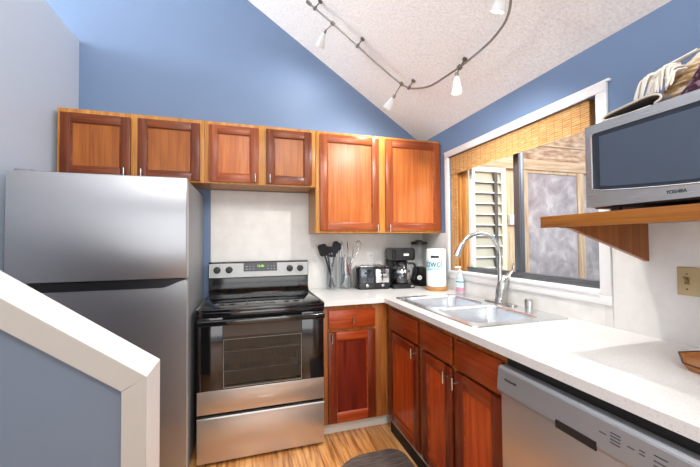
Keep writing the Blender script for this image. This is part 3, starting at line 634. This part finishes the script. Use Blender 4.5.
obj('headrail', MB().box(.006, .045, -1.600, -.462, 1.978, 1.984), m_jamb, t)
t2 = thing('side_blind', 'narrow woven bamboo strip hanging at the window edge beside the paper towels', 'blind', (.01, -.50, 1.08))
mb = MB(); z = 1.078; i = 0
while z < 1.832: mb.box(.004+(i % 2)*.001, .008+(i % 2)*.001, -.545, -.462, z, z+.0080); z += .0108; i += 1
for y in (-.475, -.503, -.531): mb.box(.0025, .004, y-.0012, y+.0012, 1.078, 1.832, m=1)
obj('weave', mb, [m_bam, m_cord], t2)

# ------------------------------------------------------------------ stove
SX0, SX1 = -1.851, -1.094
t = thing('stove', 'freestanding electric stove with black glass top and steel drawer', 'stove', ((SX0+SX1)/2, -.35, 0))
b = MB(); cy0 = -.628
# body with an oven cavity
b.box(SX0, SX0+.10, cy0, -.03, .03, .894).box(SX1-.10, SX1, cy0, -.03, .03, .894).box(SX0+.10, SX1-.10, cy0, -.03, .03, .40).box(SX0+.10, SX1-.10, cy0, -.03, .80, .894).box(SX0+.10, SX1-.10, -.13, -.03, .40, .80)
obj('body', b, m_gblack, t)
m_cav = mat('oven enamel', '#a98a62', .5)
cv = obj('oven_cavity', MB().box(SX0+.101, SX1-.101, -.136, -.131, .401, .799).box(SX0+.1005, SX0+.104, -.60, -.136, .401, .799).box(SX1-.104, SX1-.1005, -.60, -.136, .401, .799).box(SX0+.104, SX1-.104, -.60, -.136, .401, .405).box(SX0+.104, SX1-.104, -.60, -.136, .795, .799), m_cav, t)
for z in (.52, .64):
    mb = MB().tube([(SX0+.105, -.60, z), (SX1-.105, -.60, z)], .004, seg=8).tube([(SX0+.105, -.15, z), (SX1-.105, -.15, z)], .004, seg=8)
    for k in range(15): x = SX0+.13+k*.036; mb.tube([(x, -.60, z), (x, -.15, z)], .002, seg=6)
    obj('oven_rack', mb, m_chrome, cv)
for x in (SX0+.03, SX1-.05):
    for y in (-.6, -.1): obj('leg', MB().box(x, x+.03, y, y+.03, .0005, .03), m_black, t)
ck = obj('cooktop', MB().box(SX0-.002, SX1+.002, -.672, -.105, .895, .914, .004).box(SX0, SX1, -.668, -.625, .865, .8945, .003), m_gblack, t)
obj('glass_surface', MB().box(SX0+.02, SX1-.02, -.655, -.12, .9142, .9165, .001), m_glassblack, ck)
for a_ in (SX0-.001, SX1-.006): obj('trim_strip', MB().box(a_, a_+.007, -.655, -.12, .9142, .9175, .001), m_steelh, ck)
for x, y, r_ in ((-1.66, -.50, .10), (-1.66, -.24, .075), (-1.285, -.50, .085), (-1.285, -.24, .10)):
    mb = MB().add([(x+rr*math.cos(2*PI*k/40), y+rr*math.sin(2*PI*k/40), .9167) for rr in (r_, r_-.003) for k in range(40)], [(k, (k+1) % 40, 40+(k+1) % 40, 40+k) for k in range(40)])
    obj('burner_marking', mb, mat('grey burner ring', '#4a4a4c', .3), ck)
# backguard
bg_ = obj('backguard', MB().prism([(-.03, .88), (-.105, .88), (-.105, .925), (-.075, .955), (-.075, 1.032), (-.092, 1.040), (-.085, 1.148), (-.07, 1.158), (-.03, 1.158)], 'x', SX0+.002, SX1-.002, bev=.003), m_gblack, t)
mb = MB(); xa, xb = SX0+.006, SX1-.006
mb.add([(xa, -.0935, 1.042), (xb, -.0935, 1.042), (xb, -.0865, 1.146), (xa, -.0865, 1.146), (xa, -.0915, 1.042), (xb, -.0915, 1.042), (xb, -.0845, 1.146), (xa, -.0845, 1.146)], [(0, 1, 2, 3), (4, 7, 6, 5), (0, 4, 5, 1), (1, 5, 6, 2), (2, 6, 7, 3), (3, 7, 4, 0)])
cp = obj('control_panel', mb, m_silver, bg_)
obj('panel_display', MB().prism([(-.0945, 1.083), (-.091, 1.083), (-.0865, 1.146), (-.0905, 1.146)], 'x', -1.598, -1.346), m_glassblack, t)
text('display_digits', '12:30', .024, (-1.472, -.0925, 1.122), (PI/2-.07, 0, 0), m_dgreen, t)
for i, x in enumerate((-1.575, -1.55, -1.525, -1.415, -1.39, -1.365)):
    obj('button', MB().box(x-.008, x+.008, -.0938, -.0925, 1.098, 1.103).box(x-.008, x+.008, -.0928, -.0912, 1.118, 1.123), mat('grey legend', '#8d9092', .5), t)
for x in (-1.789, -1.703, -1.245, -1.162):
    k = obj('knob', MB().lathe([(0, -.088), (.026, -.088), (.025, -.098), (.020, -.100), (.019, -.118), (0, -.119)], c=(x, 0, 1.098), axis='y', seg=28).box(x-.004, x+.004, -.122, -.117, 1.080, 1.117, .001), m_black, t)
# oven door
dr = obj('oven_door', MB().box(SX0+.002, SX1-.002, -.662, -.631, .302, .436, .003)
         .box(SX0+.002, SX0+.145, -.662, -.631, .4365, .862, .003, m=1).box(SX1-.145, SX1-.002, -.662, -.631, .4365, .862, .003, m=1)
         .box(SX0+.145, SX1-.145, -.662, -.631, .4365, .455, m=1).box(SX0+.145, SX1-.145, -.662, -.631, .745, .862, m=1), [m_steel, m_gblack], t)
obj('window', MB().box(SX0+.1455, SX1-.1455, -.656, -.652, .4555, .7445), glass('smoked oven glass', (.55, .53, .5, 1), .03), dr)
obj('window_frame', MB().box(SX0+.146, SX1-.146, -.6638, -.6625, .4445, .4475).box(SX0+.146, SX1-.146, -.6638, -.6625, .728, .731).box(SX0+.146, SX0+.149, -.6638, -.6625, .4475, .728).box(SX1-.149, SX1-.146, -.6638, -.6625, .4475, .728), mat('grey window line', '#8b8578', .4), dr)
obj('handle', MB().box(SX0+.004, SX1-.004, -.712, -.69, .822, .856, .008, seg=3).box(SX0+.02, SX0+.05, -.695, -.66, .828, .85).box(SX1-.05, SX1-.02, -.695, -.66, .828, .85), m_gblack, dr)
text('brand_lettering', 'FRIGIDAIRE', .0155, (-1.462, -.6625, .366), (PI/2, 0, 0), m_ltext, dr, sx=1.15)
sd = obj('drawer', MB().box(SX0+.002, SX1-.002, -.662, -.634, .022, .276, .003), m_steel, t)
obj('drawer_lip', MB().prism([(-.662, .276), (-.668, .2765), (-.666, .285), (-.64, .285), (-.64, .276)], 'x', SX0+.002, SX1-.002), m_steelh, sd)

# ------------------------------------------------------------------ refrigerator
FX0, FX1, FYf, FZ = -2.674, -1.883, -.79, 1.664
t = thing('refrigerator', 'stainless top-freezer refrigerator behind the half wall', 'refrigerator', ((FX0+FX1)/2, -.42, 0))
obj('body', MB().box(FX0+.006, FX1-.004, FYf+.058, -.06, .03, FZ-.006, .004), m_fside, t)
obj('door_gasket', MB().box(FX0+.014, FX1-.014, FYf+.05, FYf+.0575, .06, FZ-.012).box(FX0+.02, FX1-.02, FYf+.018, FYf+.05, 1.03, 1.112), m_black, t)
mb = MB(); zt_ = FZ
fd = obj('freezer_door', MB().box(FX0, FX1, FYf, FYf+.049, 1.116, FZ, .006, seg=3), m_steelf, t)
poly = [(FX0, .05), (FX0, 1.106)]
def scoop(x):
    a = min((x-FX0)/.13, (FX1-x)/.13, 1); a = max(a, 0); return 1.106-.040*(a*a*(3-2*a))
poly += [(FX0+(FX1-FX0)*k/40, scoop(FX0+(FX1-FX0)*k/40)) for k in range(1, 40)]+[(FX1, 1.106), (FX1, .05)]
obj('refrigerator_door', MB().prism(poly, 'y', FYf, FYf+.049), m_steelf, t)
obj('foot_grille', MB().box(FX0+.02, FX1-.02, FYf+.03, FYf+.056, .001, .046), m_black, t)
obj('hinge_cover', MB().box(FX0+.02, FX0+.09, FYf+.02, FYf+.12, FZ-.006, FZ+.012, .004), m_fside, t)
for ed in (FX1+.0003,): obj('door_edge', MB().box(ed, ed+.0015, FYf+.004, FYf+.045, 1.122, FZ-.006).box(ed, ed+.0015, FYf+.004, FYf+.045, .056, 1.10), mat('light door edge', '#c9c7c0', .4, .5), t)
text('brand_lettering', 'FRIGIDAIRE', .014, (-2.058, FYf-.001, 1.592), (PI/2, 0, 0), m_ltext, fd, sx=.9)
text('model_lettering', 'GALLERY', .024, (-1.972, FYf-.001, 1.592), (PI/2, 0, 0), m_nickel, fd, sx=.95)

# ------------------------------------------------------------------ dishwasher
t = thing('dishwasher', 'stainless dishwasher under the counter on the right', 'dishwasher', (-.33, -2.043, 0))
DY0, DY1 = -2.348, -1.741
obj('body', MB().box(-.628, -.06, DY0+.004, DY1-.004, .1, .872), m_dark, t)
obj('door', MB().box(-.656, -.629, DY0, DY1, .105, .742, .003), m_steel, t)
prof = [(-.630, .744), (-.668, .744), (-.676, .757), (-.668, .834), (-.660, .842), (-.630, .842)]
dp = obj('control_panel', MB().prism(prof, 'y', DY0, DY1, bev=.002), mat('grey control panel', '#a4a6a8', .35, .6), t)
obj('pocket_handle', MB().prism([(-.6775, .7445), (-.6785, .757), (-.677, .768), (-.674, .768), (-.674, .7445)], 'y', -2.112, -1.99), m_dark, dp)
rx = PI/2-.10
text('brand_lettering', 'FRIGIDAIRE', .0105, (-.6728, -1.806, .803), (rx, 0, -PI/2), m_dtext, dp, sx=1.05)
mb = MB()
def mark(y, z, wd, hh=.002):
    x = -.676+(z-.757)/.077*.008-.0006; mb.box(x-.0005, x+.0005, y-wd, y, z-hh/2, z+hh/2)
for y, zs, wd in ((-2.118, (.80,), .018), (-2.146, (.812, .804, .796, .788), .024), (-2.186, (.80,), .016), (-2.212, (.806, .798), .012), (-2.242, (.812, .80, .79, .784), .026), (-2.278, (.806, .796), .022)):
    for z in zs: mark(y, z, wd)
obj('control_legend', mb, m_dtext, dp)
obj('toe_kick', MB().box(-.565, -.55, DY0, DY1, .001, .1), m_dark, t)

# ------------------------------------------------------------------ shelf, microwave, cloths
t = thing('wall_shelf', 'amber wooden shelf fixed to the right wall under the microwave', 'shelf', (-.007, -2.3, 1.375))
SHX = -.490
obj('board', MB().box(SHX+.02, -.0065, -2.75, -1.779, 1.372, 1.392).box(SHX, SHX+.0195, -2.75, -1.777, 1.354, 1.3965, .001), m_shelf, t)
obj('bracket', MB().prism([(-.0065, 1.218), (-.0065, 1.3715), (-.455, 1.3715), (-.455, 1.352), (-.42, 1.352)], 'y', -1.845, -1.826), m_bracket, t)
obj('bracket', MB().prism([(-.0065, 1.218), (-.0065, 1.3715), (-.455, 1.3715), (-.455, 1.352), (-.42, 1.352)], 'y', -2.66, -2.64), m_bracket, t)
MX, MY1, MY0, MZ0, MZ1 = -.48, -1.952, -2.462, 1.414, 1.684
t = thing('microwave', 'stainless microwave with black window on the wall shelf', 'microwave', (-.29, -2.2, 1.3925))
obj('body', MB().box(MX+.03, -.11, MY0+.004, MY1-.004, MZ0-.004, MZ1-.002, .004), mat('dark microwave case', '#3a3a3c', .4, .5), t)
for y in (MY1-.06, MY0+.06):
    for x in (-.43, -.15): obj('foot', MB().lathe([(0, 1.3927), (.014, 1.3927), (.016, MZ0-.004), (0, MZ0-.004)], c=(x, y, 0), seg=16), m_black, t)
# door with a window whose lower edge bows
wy0, wy1 = -2.40, MY1-.022
def lowz(y): s_ = (wy1-y)/(wy1-wy0); return 1.468-.020*math.sin(min(s_*1.25, 1)*PI/2)
outer = [(MY0, MZ0), (MY1, MZ0), (MY1, MZ1), (MY0, MZ1)]
K = 14; hole = [(wy1-.006, 1.655), (wy1, 1.649)]+[(wy1, 1.474)]+[(wy1-(wy1-wy0)*k/K, lowz(wy1-(wy1-wy0)*k/K)) for k in range(1, K)]+[(wy0, 1.452), (wy0, 1.655)]
bm = bmesh.new(); es = []
for lp in (outer, hole):
    vs = [bm.verts.new((MX, p[0], p[1])) for p in lp]; es += [bm.edges.new((vs[i], vs[(i+1) % len(vs)])) for i in range(len(vs))]
bmesh.ops.triangle_fill(bm, use_beauty=True, use_dissolve=False, edges=es)
ret = bmesh.ops.extrude_face_region(bm, geom=bm.faces[:]); bmesh.ops.translate(bm, verts=[v for v in ret['geom'] if isinstance(v, bmesh.types.BMVert)], vec=(.029, 0, 0))
md = obj('door', MB().addbm(bm), steel('microwave steel', '#c2bfbb', .26, (1, 1, 120)), t)
obj('window', MB().prism([(y, z) for y, z in hole], 'x', MX+.005, MX+.012), mat('dark microwave glass', '#2a323d', .22), md)
inner = [(wy1-.022, 1.642), (wy1-.022, 1.482)]+[(wy1-.022-(wy1-wy0-.03)*k/K, lowz(wy1-(wy1-wy0)*k/K)+.012) for k in range(1, K)]+[(wy0+.008, 1.642)]
obj('window_screen', MB().prism(inner, 'x', MX+.0042, MX+.0050), mat('blue grey perforated screen', '#475363', .35), md)
pts = [(MX-.0005, y, z) for y, z in [(wy1, 1.474)]+[(wy1-(wy1-wy0)*k/K, lowz(wy1-(wy1-wy0)*k/K)) for k in range(1, K)]+[(wy0, 1.452)]]
obj('window_trim', MB().tube([(MX-.0005, wy1, 1.649)]+pts, .0022, seg=8), m_chrome, md)
text('brand_lettering', 'TOSHIBA', .0135, (MX-.0008, -2.196, 1.4335), (PI/2, 0, -PI/2), m_dtext, md, sx=.80)

# folded placemat on the microwave
m_felt = mat('grey brown felt', '#6b655f', .9); m_edge = mat('cream cloth edge', '#d8cdbd', .9)
t = thing('folded_placemat', 'folded grey placemat with pale edge on the microwave', 'placemat', (-.40, -2.06, 1.6845))
def foldprof(off):
    return [(-1.985+off, 1.690+off*.0), (-1.975+off*.5, 1.698)]
lay = MB()
path = spline([(-.40, -2.13, 1.6905), (-.40, -2.07, 1.6895), (-.40, -2.01, 1.6925), (-.40, -1.996, 1.700), (-.40, -2.01, 1.709), (-.40, -2.06, 1.716), (-.40, -2.12, 1.722), (-.40, -2.150, 1.716), (-.40, -2.155, 1.703), (-.40, -2.14, 1.694)], 5)
def ribbon(path, x0, x1, th, m=0):
    mb_ = MB(); n_ = len(path); vs = []
    for i, p in enumerate(path):
        tn = (path[min(i+1, n_-1)]-path[max(i-1, 0)]).normalized(); nn = Vector((0, -tn.z, tn.y))*th/2
        vs += [(x0, p.y+nn.y, p.z+nn.z), (x1, p.y+nn.y, p.z+nn.z), (x1, p.y-nn.y, p.z-nn.z), (x0, p.y-nn.y, p.z-nn.z)]
    fs = []
    for i in range(n_-1):
        for k in range(4): fs.append((4*i+k, 4*i+(k+1) % 4, 4*i+4+(k+1) % 4, 4*i+4+k))
    fs += [(0, 1, 2, 3), (4*n_-1, 4*n_-2, 4*n_-3, 4*n_-4)]; return mb_.add(vs, fs, m)
obj('cloth', ribbon(path, -.455, -.20, .009), m_felt, t)
obj('piping', MB().tube([Vector((-.4575, p.y, p.z)) for p in path], .0032, seg=6), m_edge, t, label='cream edge piping')

# crumpled throw with fringe
m_throw = mat('tan knitted throw', '#a8865c', .95); _t = noise(m_throw, 26, (1, 1, 3), 4); _r = ramp(m_throw, _t.outputs[0], [(.35, '#7a5a36'), (.5, '#b08c60'), (.65, '#e6d8c0')]); nodes(m_throw)[1].new(_r.outputs[0], nodes(m_throw)[2].inputs['Base Color']); bump(m_throw, _t.outputs[0], .9, .01)
m_fr = mat('cream fringe', '#e3dccf', .95); m_plum = mat('plum wool', '#4a2236', .95); _t = noise(m_plum, 60, detail=2); _r = ramp(m_plum, _t.outputs[0], [(.5, '#3a1728'), (.62, '#8a6c7c')]); nodes(m_plum)[1].new(_r.outputs[0], nodes(m_plum)[2].inputs['Base Color'])
t = thing('woven_throw', 'crumpled tan and plum throw with cream fringe on the microwave', 'throw', (-.27, -2.2, 1.6845))
def heap(x0, x1, y0, y1, hf, m, seed, nx=22, ny=34, name='blanket'):
    rnd = random.Random(seed); ph = [rnd.uniform(0, 6.28) for _ in range(8)]; vs = []; fs = []
    for i in range(nx+1):
        for j in range(ny+1):
            u, v = i/nx, j/ny; x = x0+(x1-x0)*u; y = y0+(y1-y0)*v
            e = min(1, min(u, 1-u)*7)**.5*min(1, min(v, 1-v)*6)**.5
            h = hf(u, v)*(1+.10*math.sin(9*u+5*v+ph[0])+.08*math.sin(17*u-11*v+ph[1])+.05*math.sin(31*v+14*u+ph[2]))
            vs.append((x, y, 1.6865+e*h))
    W = ny+1
    for i in range(nx):
        for j in range(ny): a = i*W+j; fs.append((a, a+1, a+W+1, a+W))
    k = len(vs); bd = [i*W for i in range(nx+1)]+[nx*W+j for j in range(1, ny+1)]+[i*W+ny for i in range(nx-1, -1, -1)]+[j for j in range(ny-1, 0, -1)]
    fs.append(tuple(bd))
    return obj(name, MB().add(vs, fs), m, t, ang=60)
heap(-.425, -.06, -2.44, -2.088, lambda u, v: (.105+.10*min(1, u*2.2)*(.6+.4*math.sin(PI*min(1, (1-v)*1.6+.1)))+.015*(1-v))*(.45+.55*min(1, (1-v)*3.2)), m_throw, 3)
heap(-.458, -.30, -2.43, -2.185, lambda u, v: .118*(1-abs(u-.5)*.3)*min(1, (1-v)*2.4+.3), m_plum, 8, name='plum_fold')
mb = MB()
for k in range(22):
    y = -2.086-.0044*k; x = -.415-.018*(k/22)+random.uniform(-.006, .006)
    z1 = 1.783+.016*math.sin(k*.5)+random.uniform(-.006, .006); yo = random.uniform(-.004, .010)+.006*(1-k/22)
    mb.tube(spline([(x+.035, y-.006, z1+.008), (x-.002, y, z1-.002), (x-.012, y+yo*.5, z1-.030), (x-.016, y+yo, 1.730+random.uniform(-.006, .004))], 4), [.0022, .0026, .003, .003, .0032, .0032, .0034, .0034, .0034, .0032, .003, .0026, .0015], seg=6)
for q in range(3):   # cream strands lying over the folds
    xx = -.41+.03*q
    mb.tube(spline([(xx, -2.092, 1.782+.012*q), (xx+.012, -2.112, 1.800+.015*q), (xx+.03, -2.14-.01*q, 1.822+.015*q), (xx+.05, -2.19-.02*q, 1.838+.012*q)], 5), [.0055+.003*math.sin(i_*.4) for i_ in range(16)], seg=7)
fo = obj('fringe', mb, m_fr, t, kind='stuff', label='cream twisted fringe')

# ------------------------------------------------------------------ octagonal wooden tray on the counter
m_tray = wood('honey tray wood', '#a8662c', '#bd7a3a', '#cc8d4c', 'y', .35)
t = thing('wooden_tray', 'octagonal wooden tray on the counter under the switch plate', 'tray', (-.175, -2.20, .9145))
def ngon(r_, z, off=0): return [(-.175+r_*math.cos(math.radians(10+45*k)), -2.20+r_*math.sin(math.radians(10+45*k)), z) for k in range(8)]
mb = MB(); rs = [ngon(.150, .9147), ngon(.165, .934), ngon(.159, .934), ngon(.146, .921)]
vs = [p for r_ in rs for p in r_]; fs = [tuple(range(8))[::-1], tuple(range(24, 32))]+[(a*8+i, a*8+(i+1) % 8, a*8+8+(i+1) % 8, a*8+8+i) for a in range(3) for i in range(8)]
obj('tray_body', MB().add(vs, fs), m_tray, t, ang=20)
mb = MB(); P = ngon(.163, .9345); mb.tube(P, .0025, seg=6, closed=True); obj('dark_rim', mb, mat('dark tray rim', '#4f2a12', .5), t)

# ------------------------------------------------------------------ floor mat
m_mat = mat('grey brown mat', '#6c5f57', .85); _t = noise(m_mat, 1.5, (6, 60, 1), 3); _r = ramp(m_mat, _t.outputs[0], [(.4, '#4b413b'), (.6, '#6b5e56')]); nodes(m_mat)[1].new(_r.outputs[0], nodes(m_mat)[2].inputs['Base Color'])
o = obj('floor_mat', MB().prism([(-.645, -1.70), (-.645, -.93)]+[(-.745+.10*math.cos(a), -.93+.10*math.sin(a)) for a in [PI/2*k/6 for k in range(1, 7)]]+[(-.86+.0, -.832)]+[(-.88+.24*math.cos(a), -1.07+.24*math.sin(a)) for a in [PI/2+PI/2*k/8 for k in range(1, 9)]]+[(-1.12, -1.70)], 'z', .0008, .012, bev=.003), m_mat)
tag(base_origin(o, (-.88, -1.2, 0)), 'grey brown kitchen mat on the floor before the sink cabinet', 'mat')

# ------------------------------------------------------------------ track lighting
NC = Vector((-.672, 0, -1)).normalized()     # away from the sloping ceiling, into the room
def on_ceiling(x, y, off=0): return Vector((x, y, ceilz(x)))+NC*off
t = thing('track_light', 'curved brushed nickel track light on the sloping ceiling', 'track light', on_ceiling(-.8, -.6, .0))
rp = [(-1.154, -0.583, 2.92), (-1.003, -0.586, 2.818), (-0.834, -0.58, 2.704), (-0.686, -0.572, 2.605), (-0.531, -0.573, 2.5), (-0.449, -0.59, 2.446), (-0.405, -0.641, 2.415), (-0.357, -0.766, 2.383), (-0.34, -0.925, 2.372), (-0.33, -1.081, 2.365), (-0.328, -1.255, 2.364), (-0.336, -1.378, 2.369), (-0.361, -1.489, 2.387), (-0.418, -1.577, 2.424), (-0.52, -1.669, 2.493), (-0.663, -1.72, 2.589), (-0.846, -1.74, 2.712), (-1.04, -1.74, 2.842)]
rail = spline(rp, 6)
obj('rail', MB().tube(rail, .0062, seg=10), mat('nickel rail', '#9a9690', .3, .9), t)
mk = mat('nickel fitting', '#86827c', .3, .9)
def standoff(rl, name='standoff'):
    rl = Vector(rl); d_ = (rl.z-ceilz(rl.x)); base_ = rl-NC*(.07-.002)
    # foot of the perpendicular on the ceiling
    k = (ceilz(rl.x)-rl.z)/(-NC.z + -(-.672)*NC.x*1.0) if 0 else None
    dist = (ceilz(rl.x)-rl.z)/math.sqrt(1+.672**2)
    top = rl-NC*(dist-.0015)
    return obj(name, MB().tube([top, rl], .0045, seg=10).tube([top, top+NC*.007], [.017, .015], seg=18).tube([rl-NC*.012, rl+NC*.012], .010, seg=14), mk, t)
standoff((-1.127, -0.584, 2.902)); standoff((-0.821, -0.579, 2.695)); standoff((-0.433, -0.603, 2.435)); standoff((-0.328, -1.067, 2.365)); standoff((-0.683, -1.722, 2.602))
obj('end_cap', MB().tube([rail[0]+Vector((-.03, 0, .02)), rail[0]], .011, seg=12), mk, t)
m_shade = emit('lit frosted shade', '#c4c3c1', .35); m_bulb = emit('glowing bulb', '#fff6e8', 14)
def head(p_rail, top, bot, power, label, spot=True, col=(1.0, .96, .91)):
    P0, A, Bt = Vector(p_rail), Vector(top), Vector(bot); d_ = (Bt-A).normalized()
    h = thing('spotlight', label, 'spotlight', P0, 'spotlights on the curved track')
    obj('clip', MB().tube([P0-Vector((.012, 0, -.008)), P0+Vector((.012, 0, -.008))], .0125, seg=12).tube([P0, A], .004, seg=8).tube([A-d_*.012, A+d_*.03], [.010, .014], seg=14), mk, h)
    L_ = (Bt-A).length; q = d_.to_track_quat('Z', 'Y').to_matrix()
    obj('shade', MB().lathe([(.013, .012), (.020, L_*.35), (.030, L_*.8), (.033, L_), (.030, L_), (.027, L_*.8), (.017, L_*.35), (.010, .014)], c=A, mat=q, seg=24), m_shade, h, label='frosted glass shade')
    obj('bulb', MB().sphere(A+d_*L_*.80, .018), m_bulb, h)
    ld = bpy.data.lights.new('spot', 'SPOT'); ld.energy = power; ld.spot_size = math.radians(140); ld.spot_blend = .7; ld.shadow_soft_size = .03; ld.color = col
    lo = bpy.data.objects.new('spot', ld); C.objects.link(lo); lo.location = Bt+d_*.006-P0; lo.rotation_euler = d_.to_track_quat('-Z', 'Y').to_euler(); lo.parent = h
    return h
g = None
head((-1.003, -0.586, 2.818), (-1.055, -.57, 2.765), (-1.078, -.50, 2.692), 11, 'leftmost track spotlight pointing down at the cabinets')
head((-0.482, -0.58, 2.468), (-.545, -.585, 2.365), (-.575, -.52, 2.300), 16, 'track spotlight hanging just above the tall wall cabinet')
head((-0.33, -1.067, 2.365), (-.364, -1.085, 2.305), (-.362, -1.078, 2.195), 26, 'third track spotlight, hanging over the sink')
head((-0.479, -1.633, 2.465), (-.475, -1.60, 2.425), (-.480, -1.56, 2.345), 80, 'brightest track spotlight at the top edge near the microwave')
